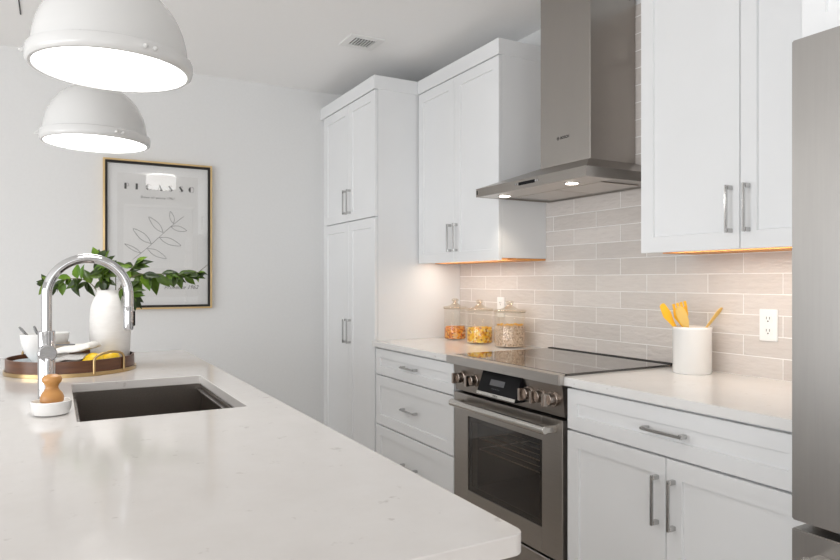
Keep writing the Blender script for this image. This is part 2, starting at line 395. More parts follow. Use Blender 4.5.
# upper cabinet right of the hood
ur = thing('wall_cabinet', (2.1, 1.35, 1.372), 'white two-door wall cabinet above the utensil crock, beside the refrigerator', 'cabinet', None)
MB().box(XU + .0225, XB, .957, 1.757, 1.3835, 2.42, .001).build('cabinet_body', M['cabinet'], ur)
MB().box(2.06, XB - .002, .96, 1.754, 1.373, 1.3825, 0).box(XU + .03, 2.06, .96, 1.754, 1.382, 1.3835, 0).build('underside_panel', M['ply_glow'], ur)
light_rail(ur, .96, 1.754)
for (a, b_) in ((.957, 1.3452), (1.3482, 1.757)):
    d = shaker(XU, a, b_, 1.372, 2.402, 'door', ur)
    pull(XU, b_ - .03 if a < 1.2 else a + .03, 1.503, True, .157, d)
crown(1.940, XB, .957, 1.761, 2.407, 2.488, ur)
# cabinet over the fridge
of = thing('over_fridge_cabinet', (1.9, .48, 1.85), 'deep white cabinet above the refrigerator', 'cabinet')
MB().box(1.6225, XR - .001, .012, .952, 1.85, 2.42, .001).build('cabinet_body', M['cabinet'], of)
MB().box(1.63, XR - .001, .928, .952, 0, 1.85, .001).build('side_panel', M['cabinet'], of)
for (a, b_) in ((.014, .479), (.482, .943)):
    d = shaker(1.60, a, b_, 1.85, 2.402, 'door', of)
    pull(1.60, b_ - .03 if a < .2 else a + .03, 1.98, True, .157, d)
crown(1.595, XR - .001, .012, .953, 2.407, 2.488, of)

# base cabinet with three drawers
bl = thing('drawer_cabinet', (1.95, 3.06, 0), 'white base cabinet with three drawers left of the range', 'cabinet')
MB().box(XF + .0225, XR - .001, 2.627, 3.504, .10, .882, .001).build('cabinet_body', M['cabinet'], bl)
MB().box(XF + .08, XR - .01, 2.63, 3.50, 0, .10, 0).build('toe_kick', M['cabinet'], bl)
for (z0, z1, hz) in ((.724, .872, .800), (.434, .717, .572), (.115, .427, .272)):
    d = shaker(XF, 2.629, 3.487, z0, z1, 'drawer', bl, .05 if z0 > .7 else .057)
    pull(XF, 3.058, hz, False, .157, d)
# base cabinet, right
br = thing('base_cabinet', (1.95, 1.4, 0), 'white base cabinet with one wide drawer over two doors, beside the refrigerator', 'cabinet')
MB().box(XF + .0225, XR - .001, .956, 1.842, .10, .882, .001).build('cabinet_body', M['cabinet'], br)
MB().box(XF + .08, XR - .01, .96, 1.84, 0, .10, 0).build('toe_kick', M['cabinet'], br)
d = shaker(XF, .958, 1.841, .724, .872, 'drawer', br, .05); pull(XF, 1.395, .800, False, .157, d)
for (a, b_) in ((.958, 1.3945), (1.3975, 1.841)):
    d = shaker(XF, a, b_, .115, .717, 'door', br)
    pull(XF, b_ - .03 if a < 1.2 else a + .03, .582, True, .157, d)

# worktops along the wall
o = MB().box(1.633, XR - .0015, 2.618, 3.5055, .8830, .914, .002, 2).build('countertop', M['counter'])
tag(o, 'pale quartz worktop under the three food jars', 'countertop')
o = MB().box(1.633, XR - .0015, .955, 1.8515, .8830, .914, .002, 2).build('countertop', M['counter'])
tag(o, 'pale quartz worktop under the utensil crock', 'countertop')

# ---------------------------------------------------------------- range
rg = thing('kitchen_range', (1.95, 2.235, 0), 'stainless steel slide-in range with black glass cooktop', 'range')
RA, RB = 1.858, 2.612
b = MB().box(1.70, 2.245, RA, RA + .04, .05, .905, .001).box(1.70, 2.245, RB - .04, RB, .05, .905, .001)
b.box(2.19, 2.245, RA + .04, RB - .04, .05, .905, 0).box(1.70, 2.19, RA + .04, RB - .04, .05, .29, 0).box(1.70, 2.19, RA + .04, RB - .04, .69, .905, 0)
b.build('range_body', M['gap'], rg)
b = MB().box(1.702, 2.188, RA + .041, RA + .055, .291, .689, 0).box(1.702, 2.188, RB - .055, RB - .041, .291, .689, 0)
b.box(2.17, 2.188, RA + .055, RB - .055, .291, .689, 0).box(1.702, 2.17, RA + .055, RB - .055, .291, .30, 0).box(1.702, 2.17, RA + .055, RB - .055, .68, .689, 0)
b.build('oven_cavity', M['oven_in'], rg)
for z in (.527, .477):
    k = MB()
    for x in (1.745, 1.80, 1.86, 1.92, 1.98, 2.04, 2.10, 2.15): k.cyl((x, RA + .06, z), (x, RB - .06, z), .0016, seg=8)
    for y in (RA + .06, RB - .06): k.cyl((1.745, y, z), (2.15, y, z), .002, seg=8)
    for i in range(30): y = RA + .08 + i * (RB - RA - .16) / 29; k.sphere((1.740, y, z + .002), (.004, .0048, .004), seg=8, rings=6)
    k.build('oven_rack', M['rack'], rg)
# front: control panel (slightly raked), door, warming drawer
b = MB().prism([(.758, 1.656), (.8795, 1.642), (.8795, 1.70), (.758, 1.70)], 1, RA, RB, 0)
b2 = b.build('control_panel', M['panel_steel_shaded'], rg)
dr = MB(); wy0, wy1, wz0, wz1 = 1.977, 2.496, .313, .652
dr.box(1.645, 1.70, RA, wy0, .215, .748, .002).box(1.645, 1.70, wy1, RB, .215, .748, .002)
dr.box(1.645, 1.70, wy0, wy1, .215, wz0, .001).box(1.645, 1.70, wy0, wy1, wz1, .748, .001)
od = dr.build('oven_door', M['steel_dark'], rg)
w = MB().box(1.648, 1.652, wy0 + .001, wy1 - .001, wz0 + .001, wz1 - .001, 0).build('window', M['oven_glass'], od)
wb = MB(); t = .022
wb.box(1.653, 1.656, wy0, wy0 + t, wz0, wz1, 0).box(1.653, 1.656, wy1 - t, wy1, wz0, wz1, 0).box(1.653, 1.656, wy0 + t, wy1 - t, wz0, wz0 + t, 0).box(1.653, 1.656, wy0 + t, wy1 - t, wz1 - t, wz1, 0)
wb.build('window_border', M['black'], od)
h = MB().cyl((1.590, RA + .030, .711), (1.590, RB - .062, .711), .0165, seg=28, bev=.003)
for y in (RA + .042, RB - .074): h.box(1.588, 1.646, y - .013, y + .013, .698, .724, .003)
h.build('handle', M['handle_bar'], od)
MB().box(1.648, 1.70, RA, RB, .06, .203, .003).build('bottom_drawer', M['steel_dark'], rg)
# five knobs
def knob(y, z=.822):
    k = MB().cyl((1.650, y, z), (1.634, y, z), .0285, .0285, 32, .002).cyl((1.634, y, z), (1.610, y, z), .0235, .0225, 32, .002)
    k.box(1.588, 1.612, y - .0075, y + .0075, z - .0235, z + .0235, .002, 2)
    return k.build('knob', M['knob'], rg)
k0 = knob(2.538)
for y in (2.432, 2.050, 1.978, 1.906):
    c = k0.copy(); COL.objects.link(c); c.parent = rg; c.location = (0, y - 2.538, 0)
# display wedge
b = MB().prism([(.778, 1.600), (.876, 1.637), (.884, 1.645), (.778, 1.652)], 1, 2.090, 2.362, .001)
dp = b.build('display', M['black'], rg)
tilt = Vector((.037, 0, .098)).normalized(); fx = Vector((0, -1, 0)); fo = Vector((1.600, 0, .778))
def onp(y, s, lift): return tuple(Vector((fo.x, y, fo.z)) + tilt * s + fx.cross(tilt) * lift)
def pquad(y0, y1, s0, s1, lift, th=.0006):
    bm = MB(); m_ = basis(onp(y1, s0, lift), (0, -1, 0), tilt)
    return bm.box(0, y1 - y0, 0, s1 - s0, 0, th, 0, mtx=m_)
pquad(2.185, 2.285, .050, .075, .0006).build('screen', M['lcd'], dp)
pq = MB()
for i in range(5):
    m_ = basis(onp(2.262 - i * .012, .034, .0006), (0, -1, 0), tilt); pq.box(0, .005, 0, .004, 0, .0005, 0, mtx=m_)
pq.build('touch_marks', M['lcd'], dp)
pquad(2.091, 2.361, .002, .0155, .0006, .001).build('display_trim', M['handle_bar'], dp)
lettering('BOSCH', .009, M['ink'], dp, basis(onp(2.225, .0056, .0018), (0, -1, 0), tilt), 1.1, bold=.0002)
# top
b = MB().box(1.606, 1.6325, 1.834, 2.622, .884, .9215, .003, 2).box(1.631, 1.655, 1.854, 2.6165, .884, .9215, .001)
b.build('front_trim', M['steel'], rg)
MB().box(1.655, 2.215, 1.848, 2.622, .9150, .9225, .002, 2).build('cooktop', M['black_glass'], rg)
MB().prism([(.915, 2.216), (.9255, 2.222), (.9255, 2.249), (.915, 2.249)], 1, 1.848, 2.622, .001).build('rear_trim', M['gap'], rg)

# ---------------------------------------------------------------- range hood
hd = thing('range_hood', (2.05, 2.26, 1.673), 'stainless steel chimney range hood over the cooktop', 'range hood')
HA, HB = 1.8855, 2.640
b = bmesh.new()
def ring(x0, x1, y0, y1, z): return [b.verts.new(p) for p in ((x0, y0, z), (x1, y0, z), (x1, y1, z), (x0, y1, z))]
r1 = ring(1.788, 2.249, HA, HB, 1.673); r2 = ring(1.788, 2.249, HA, HB, 1.713); r3 = ring(1.970, 2.249, 2.06, 2.395, 1.786)
for A, B_ in ((r1, r2), (r2, r3)):
    for i in range(4): b.faces.new((A[i], A[(i + 1) % 4], B_[(i + 1) % 4], B_[i]))
b.faces.new(r3); q = ring(1.80, 2.237, HA + .012, HB - .012, 1.673); q2 = ring(1.80, 2.237, HA + .012, HB - .012, 1.678)
for A, B_ in ((r1, q), (q, q2)):
    for i in range(4): b.faces.new((A[i], A[(i + 1) % 4], B_[(i + 1) % 4], B_[i]))
b.faces.new(q2)
cn = link_mesh('canopy', b, M['steel_dark'], hd, 12)
MB().box(1.96, 2.18, HA + .10, 2.258, 1.6735, 1.6778, .001).build('grease_filter', M['hood_under'], hd)
MB().box(1.96, 2.18, 2.266, HB - .10, 1.6735, 1.6778, .001).build('grease_filter', M['hood_under'], hd)
MB().box(1.802, 1.952, HA + .014, HB - .014, 1.6738, 1.6778, .001).build('lamp_panel', M['hood_under'], hd)
ch = MB().box(1.980, 2.249, 2.064, 2.389, 1.785, ZC - .001, .002).build('chimney', M['hood'], hd)
v = MB()
for i in range(5): v.box(2.06 + i * .034, 2.08 + i * .034, 2.0625, 2.0642, 2.505, 2.545, 0)
v.build('vent_slots', M['black'], ch)
for y in (2.058, 2.520):
    l_ = MB().lathe([(0, -.0012), (.026, -.0012), (.026, 0), (.033, 0), (.034, .001), (.034, .003), (0, .003)], (1.872, y, 1.6715), 28).build('lamp_ring', M['chrome'], hd)
    MB().lathe([(0, 0), (.0255, 0), (.0255, .0006), (0, .0006)], (1.872, y, 1.6695), 28).build('bulb', M['spot'], l_)
    d_ = bpy.data.lights.new('hood_spot', 'SPOT'); d_.energy = 3.2; d_.color = (1, .88, .72); d_.spot_size = R(120); d_.spot_blend = .6; d_.shadow_soft_size = .025
    s_ = bpy.data.objects.new('hood_spot', d_); COL.objects.link(s_); s_.location = (1.872, y, 1.664)
cp = MB().box(1.7865, 1.789, 2.195, 2.305, 1.688, 1.702, .0005).build('control_panel', M['black'], hd)
for y in (2.325, 2.312, 2.188, 2.175): MB().cyl((1.789, y, 1.695), (1.7862, y, 1.695), .0042, seg=14).build('button', M['chrome'], hd)
MB().box(1.7868, 1.789, 2.626, 2.634, 1.684, 1.704, .0003).build('corner_badge', M['black'], hd)
lettering('BOSCH', .017, M['ink'], ch, basis((1.9795, 2.222, 1.902), (0, -1, 0), (0, 0, 1)), 1.05, bold=.0004)
lg = MB()
lg.lathe([(.0068, 0), (.0082, 0), (.0082, .0004), (.0068, .0004)], (1.9796, 2.266, 1.908), 24, Matrix.Rotation(R(-90), 4, 'Y'), closed=True)
lg.box(1.9791, 1.9797, 2.2618, 2.2634, 1.903, 1.913, 0).box(1.9791, 1.9797, 2.2686, 2.2702, 1.903, 1.913, 0).box(1.9791, 1.9797, 2.2634, 2.2686, 1.9073, 1.9087, 0)
lg.build('emblem', M['ink'], ch)

# ---------------------------------------------------------------- refrigerator
fr = thing('refrigerator', (1.85, .42, 0), 'large stainless steel refrigerator at the right edge of the photo', 'refrigerator')
FA, FB = -.02, .879
MB().box(1.525, 2.235, FA + .004, FB - .004, .02, 1.785, .003).build('fridge_body', M['steel_dark'], fr)
for (a, b_, hy) in ((.4295, FB, .47), (FA, .4255, .385)):
    d = MB().box(1.452, 1.518, a, b_, .7295, 1.809, .003, 2).build('door', M['fridge'], fr)
    h = MB().cyl((1.395, hy, .86), (1.395, hy, 1.65), .011, bev=.002)
    for z in (.90, 1.61): h.cyl((1.395, hy, z), (1.453, hy, z), .008)
    h.build('handle', M['handle_bar'], d)
d = MB().box(1.452, 1.518, FA, FB, .06, .711, .003, 2).build('freezer_drawer', M['fridge'], fr)
h = MB().box(1.392, 1.412, FA + .06, FB - .055, .652, .676, .004, 2)
for y in (FA + .1, FB - .08): h.box(1.404, 1.453, y - .02, y + .02, .655, .673, .003)
h.build('handle', M['handle_bar'], d)

# ---------------------------------------------------------------- island
IX0, IX1, IY0, IY1 = -.47, .5795, .727, 3.533
SX0, SX1, SY0, SY1 = .049, .474, 1.845, 2.533
o = outline_solid('island_countertop', [rrect(IX0, IX1, IY0, IY1, .022, 8), rrect(SX0, SX1, SY0, SY1, .010, 4)], .884, .914, M['quartz'])
tag(o, 'white quartz island worktop with the sink cut into it', 'countertop')
isl = thing('kitchen_island', (.06, 2.13, 0), 'white island cabinet under the quartz worktop with the sink', 'island')
b = MB()
for (x0, x1, y0, y1) in ((-.16, -.14, .77, 3.49), (.525, .545, .77, 3.49), (-.14, .525, .77, .79), (-.14, .525, 3.47, 3.49)): b.box(x0, x1, y0, y1, .10, .883, .001)
b.build('cabinet_body', M['cabinet'], isl)
MB().box(-.10, .47, .83, 3.43, 0, .10, 0).build('toe_kick', M['cabinet'], isl)
for i in range(4):
    y0 = .775 + i * .68
    fd = MB(); x = .5455; y1 = y0 + .674; z0, z1, r_ = .115, .872, .057
    fd.box(x, x + .02, y0, y0 + r_, z0, z1).box(x, x + .02, y1 - r_, y1, z0, z1).box(x, x + .02, y0 + r_, y1 - r_, z0, z0 + r_).box(x, x + .02, y0 + r_, y1 - r_, z1 - r_, z1).box(x + .002, x + .011, y0 + r_ - .003, y1 - r_ + .003, z0 + r_ - .003, z1 - r_ + .003, 0)
    fd.build('door', M['cabinet'], isl)
# sink bowl
sk = thing('sink', ((SX0 + SX1) / 2, (SY0 + SY1) / 2, .66), 'dark rectangular undermount sink in the island', 'sink')
a, w = .006, .008
b = MB(); x0, x1, y0, y1 = SX0 - a, SX1 + a, SY0 - a, SY1 + a
b.box(x0 - w, x0, y0 - w, y1 + w, .665, .8835, 0).box(x1, x1 + w, y0 - w, y1 + w, .665, .8835, 0).box(x0, x1, y0 - w, y0, .665, .8835, 0).box(x0, x1, y1, y1 + w, .665, .8835, 0).box(x0, x1, y0, y1, .665, .673, 0)
b.build('bowl', M['sink'], sk)
for (p, q, u, v) in ((x1 - .020, x1, .862, .868), (x0, x0 + .020, .862, .868), (x1 - .006, x1, .876, .8834)):
    lo = MB().box(p, q, y0, y1, u, v, .001).build('ledge', M['ledge'], sk); lo['label'] = 'bright steel ledge along the side of the bowl'
MB().lathe([(0, 0), (.045, 0), (.055, .003), (.055, .0035), (.043, .0045), (.02, .002), (0, .002)], ((SX0 + SX1) / 2, SY1 - .15, .6735), 32).build('drain', M['ledge'], sk)

# faucet
fa = thing('faucet', (-.021, 2.19, .914), 'tall chrome gooseneck faucet beside the sink', 'faucet')
fx_, fy_ = -.021, 2.19
MB().lathe([(0, .0002), (.027, .0002), (.027, .005), (.0225, .008), (.0225, .205), (.0215, .208), (0, .208)], (fx_, fy_, .914), 40).build('body', M['chrome'], fa)
pts = [(fx_, fy_, 1.12), (fx_, fy_, 1.17), (fx_, fy_, 1.22)]
for i in range(1, 33):
    t = math.pi * (1 - i / 32); pts.append((fx_ + .1095 + .1095 * math.cos(t), fy_, 1.224 + .1105 * math.sin(t)))
pts += [(fx_ + .219, fy_, 1.20), (fx_ + .219, fy_, 1.185)]
MB().tube(pts, .0142, 28).build('spout', M['chrome'], fa)
sh = MB().lathe([(0, 1.1165), (.010, 1.1165), (.0135, 1.118), (.0148, 1.125), (.0148, 1.188), (.0142, 1.190), (0, 1.190)], (fx_ + .219, fy_, 0), 32).build('spray_head', M['chrome'], fa)
MB().box(fx_ + .2325, fx_ + .2375, fy_ - .006, fy_ + .004, 1.128, 1.176, .002, 2).build('spray_button', M['black'], sh)
lv = MB().cyl((fx_, fy_ - .018, 1.060), (fx_ + .004, fy_ - .052, 1.060), .0235, seg=36, bev=.002)
lv.tube([(fx_ + .004, fy_ - .048, 1.045), (fx_ + .004, fy_ - .052, 1.02), (fx_ + .005, fy_ - .058, .985), (fx_ + .005, fy_ - .062, .965)], [.0085, .008, .0095, .0085], 16)
lv.build('lever', M['chrome'], fa)

# dish brush in its dish
dx, dy = -.0085, 1.985
ds = MB().lathe([(0, .0003), (.036, .0003), (.043, .004), (.0475, .018), (.0485, .036), (.0465, .0375), (.0445, .036), (.041, .018), (.034, .010), (0, .009)], (dx, dy, .914), 48).build('brush_dish', M['ceramic'])
tag(ds, 'round white ceramic dish holding the scrub brush', 'dish')
sb = thing('scrub_brush', (dx, dy, .9235), 'wooden palm scrub brush standing in the white dish', 'brush')
MB().lathe([(0, .0106), (.027, .0106), (.033, .030), (.031, .033), (0, .033)], (dx, dy, .914), 40).build('bristles', M['bristle'], sb)
MB().lathe([(0, .0328), (.025, .0328), (.028, .036), (.0285, .046), (.025, .056), (.017, .066), (.0148, .073), (.0172, .080), (.0222, .086), (.0242, .093), (.0212, .101), (.012, .1055), (0, .1065)], (dx + .002, dy, .914), 40).build('handle', M['brushwood'], sb)

# ---------------------------------------------------------------- tray and what stands on it
TX, TY, TZ = .060, 2.93, .914
ty = thing('round_tray', (TX, TY, TZ), 'round dark wooden tray with brass rim and handles on the island', 'tray')
MB().lathe([(0, .003), (.226, .003), (.226, .058), (.219, .0585), (.219, .010), (0, .010)], (TX, TY, TZ), 72).build('tray_body', M['walnut'], ty)
MB().lathe([(.2265, .0005), (.2325, .0005), (.2325, .014), (.2265, .014)], (TX, TY, TZ), 72, closed=True).build('rim', M['brass'], ty)
for a0, a1 in ((287, 319), (107, 139)):
    A = Vector((TX + .231 * math.cos(R(a0)), TY + .231 * math.sin(R(a0)), TZ)); B = Vector((TX + .231 * math.cos(R(a1)), TY + .231 * math.sin(R(a1)), TZ))
    pts = [A + Vector((0, 0, .008))]
    for i in range(15):
        t = i / 14; c = (A + B) / 2 + (A - B) / 2 * math.cos(math.pi * t) ; outw = Vector((c.x - TX, c.y - TY, 0)).normalized()
        base = Vector((TX, TY, TZ)) + outw * max(.231, (c - Vector((TX, TY, TZ))).length)
        pts.append(Vector((base.x, base.y, TZ + .050 + .034 * math.sin(math.pi * t) ** .7)))
    pts.append(B + Vector((0, 0, .008)))
    MB().tube(pts, .0048, 12).build('handle', M['brass'], ty)
FLZ = TZ + .0102
# vase
vx, vy = .199, 2.962
vs = MB().lathe([(0, .0002), (.060, .0002), (.068, .006), (.074, .04), (.076, .09), (.0775, .14), (.077, .19), (.073, .235), (.063, .268), (.053, .285), (.0515, .300), (.0535, .306), (.049, .306), (.046, .288), (.055, .270), (.069, .23), (.074, .15), (.066, .04), (0, .012)], (vx, vy, FLZ), 56).build('vase', M['stoneware'])
tag(vs, 'tall white textured ceramic vase on the tray holding green branches', 'vase')
VT = FLZ + .300
# leafy branches
RV = Vector((math.cos(R(YAW)), -math.sin(R(YAW)), 0)); FV = Vector((math.sin(R(YAW)), math.cos(R(YAW)), 0))
def leaf(bm, base, d, nrm, ln, wd, mi):
    d = d.normalized(); sd = d.cross(nrm).normalized(); n = sd.cross(d).normalized(); V = []
    prof = [(0, .05), (.14, .55), (.34, .98), (.55, .92), (.76, .56), (.90, .24), (1, .02)]
    for (t, w_) in prof:
        c = base + d * ln * t - n * ln * .16 * t * t
        V.append([bm.verts.new(c + sd * wd * w_ * .5 * s + n * abs(s) * wd * .16 * w_) for s in (-1, -.5, 0, .5, 1)])
    for A, B in zip(V[:-1], V[1:]):
        for i in range(4):
            f = bm.faces.new((A[i], A[i + 1], B[i + 1], B[i])); f.material_index = mi
def branch(label, pts, leaves, seed):
    """pts: (right, up, toward far) offsets from the vase mouth; leaves: list of (t, dir_right, dir_up, length, width, tone)"""
    rnd = random.Random(seed)
    o0 = Vector((vx, vy, VT))
    P = [o0 + RV * r_ + Vector((0, 0, u_)) + FV * f_ for (r_, u_, f_) in pts]
    # smooth the polyline
    for _ in range(2):
        Q = [P[0]]
        for A, B in zip(P[:-1], P[1:]): Q += [A * .75 + B * .25, A * .25 + B * .75]
        P = Q + [P[-1]]
    root = thing('leafy_branch', tuple(P[0]), label, 'branch', 'green branches in the vase')
    n = len(P); MB().tube(P, [.0022 - .0014 * i / (n - 1) for i in range(n)], 8).build('stem', M['stem'], root)
    bm = bmesh.new()
    for (t, dr_, du, ln, wd, tone) in leaves:
        k = t * (n - 1); i = min(int(k), n - 2); p = P[i].lerp(P[i + 1], k - i)
        dd = RV * dr_ + Vector((0, 0, du)) + FV * rnd.uniform(-.35, .35)
        nr = (-FV * rnd.uniform(.5, 1.) + Vector((0, 0, rnd.uniform(.2, .9))) + RV * rnd.uniform(-.5, .5))
        leaf(bm, p, dd, nr, ln, wd, tone)
        # a smaller neighbour leaf from the same twig
        k2 = min(n - 1.001, max(0, k + rnd.uniform(-1.6, 1.6))); i2 = int(k2); p2 = P[i2].lerp(P[i2 + 1], k2 - i2)
        dd2 = RV * (dr_ + rnd.uniform(-.7, .7)) + Vector((0, 0, du + rnd.uniform(-.7, .7))) + FV * rnd.uniform(-.6, .6)
        if t > .38: leaf(bm, p2, dd2, nr, ln * rnd.uniform(.6, .9), wd * rnd.uniform(.65, .95), rnd.choice((0, 1, 1, 2)))
    bmesh.ops.solidify(bm, geom=bm.faces[:], thickness=.0006)
    link_mesh('leaves', bm, [M['leaf'], M['leaf_dark'], M['leaf_fresh']], root, 60)
PX = .00415
def L(t, du_, dv_, ln, wd=None, tone=0): return (t, du_, -dv_, ln * PX * 1.0, (wd or ln * .5) * PX * .98, tone)
# right-hand sprays
branch('long green branch reaching right from the vase across the picture', [(.0, -.20, 0), (.03, .01, 0), (.10, .068, -.02), (.20, .074, -.03), (.30, .066, -.02), (.35, .066, -.01), (.40, .110, 0)],
       [L(.30, .3, 1, 21, 11, 1), L(.33, .9, -.3, 16, 7, 1), L(.38, .2, 1, 19, 11, 0), L(.42, 1, .1, 18, 7, 1), L(.46, .3, 1, 23, 12, 0), L(.50, .9, .9, 18, 9, 0), L(.53, 1, -.2, 16, 7, 1),
        L(.56, .6, 1, 15, 8, 0), L(.58, .9, .4, 17, 8, 1), L(.62, .5, 1, 15, 8, 0), L(.65, 1, -.35, 16, 7, 0), L(.68, .8, .7, 14, 7, 0), L(.70, 1, .0, 15, 6, 1), L(.74, 1, -.1, 14, 6, 1), L(.78, 1, .3, 12, 5, 0), L(.83, 1, .1, 10, 5, 1), L(.86, .3, 1, 8, 5, 1)], 1)
branch('short green branch drooping right behind the faucet spout', [(.0, -.2, -.01), (.035, .01, -.02), (.075, .02, -.04), (.105, -.02, -.05)],
       [L(.55, .6, .9, 16, 9, 2), L(.65, .9, .2, 18, 9, 0), L(.72, .4, 1, 17, 10, 2), L(.80, .9, .6, 17, 8, 1), L(.86, -.1, 1, 15, 9, 2), L(.92, .7, .8, 17, 8, 1), L(.99, .3, 1, 15, 8, 1), L(.78, 1, -.2, 17, 8, 0), L(.6, -.2, .8, 13, 8, 0)], 2)
branch('upright green branch rising behind the top of the faucet arc', [(0, -.2, .02), (.015, .02, .02), (.01, .09, .02), (-.03, .115, .02), (-.065, .135, .02)],
       [L(.55, -.9, -.5, 15, 8, 0), L(.6, .9, -.2, 15, 8, 0), L(.68, .8, .1, 15, 8, 1), L(.75, .2, -1, 14, 7, 0), L(.8, .8, .5, 14, 6, 1), L(.84, -.4, .9, 17, 10, 1), L(.9, .5, -.9, 12, 8, 1), L(.95, -.3, -1, 13, 8, 2), L(1, -1, .1, 13, 6, 0), L(.98, .1, -1, 10, 7, 1)], 3)
branch('green branch arching right above the vase with one bright raised leaf', [(0, -.2, .03), (.03, .03, .02), (.07, .075, 0), (.105, .11, -.01)],
       [L(.55, .2, 1, 15, 8, 0), L(.62, 1, .1, 17, 8, 0), L(.72, -.2, .9, 16, 9, 2), L(.80, 1, -.15, 20, 9, 0), L(.86, -.9, -.2, 13, 7, 1), L(.93, .9, -.3, 18, 8, 1), L(1, .8, -.6, 15, 9, 2)], 4)
branch('long green branch bending left from the vase past the faucet', [(0, -.2, -.02), (-.03, .0, -.03), (-.08, .05, -.04), (-.14, .055, -.05), (-.19, .035, -.05), (-.225, .03, -.05)],
       [L(.35, -.5, -1, 17, 10, 0), L(.40, .2, .9, 18, 9, 1), L(.45, -.9, .5, 18, 8, 0), L(.50, -.3, -1, 17, 10, 2), L(.55, .3, 1, 19, 10, 1), L(.58, -1, -.2, 16, 8, 2), L(.65, -.9, .7, 17, 7, 0), L(.70, .1, 1, 14, 8, 2), L(.76, -.9, .6, 17, 6, 0), L(.82, -.3, 1, 13, 7, 1), L(.88, -1, -.2, 16, 7, 1), L(.92, -.9, .9, 15, 8, 2), L(.97, -1, -.1, 15, 8, 1), L(1, -.6, -1, 12, 6, 1)], 5)
branch('bushy short green branch filling the vase mouth inside the faucet arc', [(0, -.2, -.02), (-.01, .01, -.03), (-.02, .06, -.03), (-.015, .11, -.02)],
       [L(.5, -.8, .3, 14, 8, 0), L(.55, .8, .2, 14, 8, 1), L(.6, -.6, -.5, 15, 9, 1), L(.66, .6, -.7, 15, 9, 0), L(.7, .9, .1, 14, 8, 0), L(.75, -.9, .1, 15, 9, 1), L(.8, .2, -1, 14, 8, 2), L(.85, .8, .4, 15, 8, 1), L(.9, -.6, .7, 15, 9, 0), L(.95, .6, -.6, 14, 8, 1), L(.58, .1, .9, 13, 8, 1), L(.68, .3, .9, 15, 10, 0), L(.78, -.2, 1, 16, 9, 1)], 6)

# lemons
def lemon(x, y, rz, label, s=1):
    prof = []
    for i in range(17):
        t = i / 16; z = -.040 + .080 * t; r_ = .0285 * math.sin(math.pi * min(1, max(0, (t - .06) / .88))) ** .62 if .06 < t < .94 else .003
        prof.append((0 if i in (0, 16) else max(r_, .004), z))
    m_ = Matrix.Rotation(R(rz), 4, 'Z') @ Matrix.Rotation(R(90), 4, 'Y') @ Matrix.Diagonal((s, s, s, 1))
    o = MB().lathe(prof, (x, y, FLZ + .0286 * s), 28, m_).build('lemon', M['lemon']); tag(o, label, 'lemon', 'lemons on the tray')
lemon(.128, 2.778, 20, 'yellow lemon nearer the folded napkin, left of its pair', 1.22)
lemon(.192, 2.842, 40, 'yellow lemon in front of the vase, behind the tray handle', 1.22)
# footed bowl and spoons
bx, by = -.060, 2.905
fb = MB().lathe([(0, .0002), (.030, .0002), (.032, .006), (.022, .014), (.019, .028), (.026, .038), (.044, .066), (.054, .100), (.0575, .132), (.0555, .133), (.051, .100), (.040, .068), (.02, .048), (0, .045)], (bx, by, FLZ + .0072), 48).build('footed_bowl', M['ceramic'])
tag(fb, 'white footed bowl on the tray with two spoons in it', 'bowl')
def spoon(p, q, label):
    p, q = Vector(p), Vector(q); d_ = (q - p).normalized()
    b = MB().tube([p.lerp(q, t) for t in (0, .25, .5, .75, .9, 1)], [.0028, .0026, .003, .0046, .0054, .0036], 10)
    b.sphere(p - d_ * .016, (.011, .005, .018), d_.to_track_quat('Z', 'Y').to_matrix().to_4x4(), 16, 10)
    o = b.build('spoon', M['cutlery']); tag(o, label, 'spoon', 'spoons in the footed bowl')
Z_ = FLZ
spoon((bx + .012, by - .004, Z_ + .080), (bx - .068 * RV.x, by - .068 * RV.y, Z_ + .166), 'grey metal spoon at the far left of the footed bowl')
spoon((bx + .022, by + .006, Z_ + .082), (bx - .012 * RV.x, by + .012 * RV.y + .03, Z_ + .168), 'grey metal spoon standing in the bowl nearer the faucet')
# stack of three bowls
sx_, sy_ = -.006, 3.040
for i, (lab, mm) in enumerate((('white bowl at the bottom of the stack behind the faucet', 'ceramic'), ('beige-banded bowl in the middle of the stack behind the faucet', 'band'), ('white bowl on top of the stack behind the faucet', 'ceramic'))):
    z = FLZ + i * .040
    o = MB().lathe([(0, .0002), (.035, .0002), (.037, .004), (.05, .012), (.057, .030), (.0595, .0535), (.0575, .0540), (.054, .040), (.0535, .0395), (.036, .0395), (0, .0395)], (sx_, sy_, z), 48).build('bowl', M[mm]); tag(o, lab, 'bowl', 'stacked bowls on the tray')
# small blue plate
o = MB().lathe([(0, .0002), (.040, .0002), (.043, .003), (.074, .030), (.081, .040), (.079, .0405), (.070, .031), (.040, .0068), (0, .0068)], (bx, by, FLZ), 48).build('small_dish', M['blue_glaze']); tag(o, 'shallow pale blue dish under the white footed bowl', 'dish')
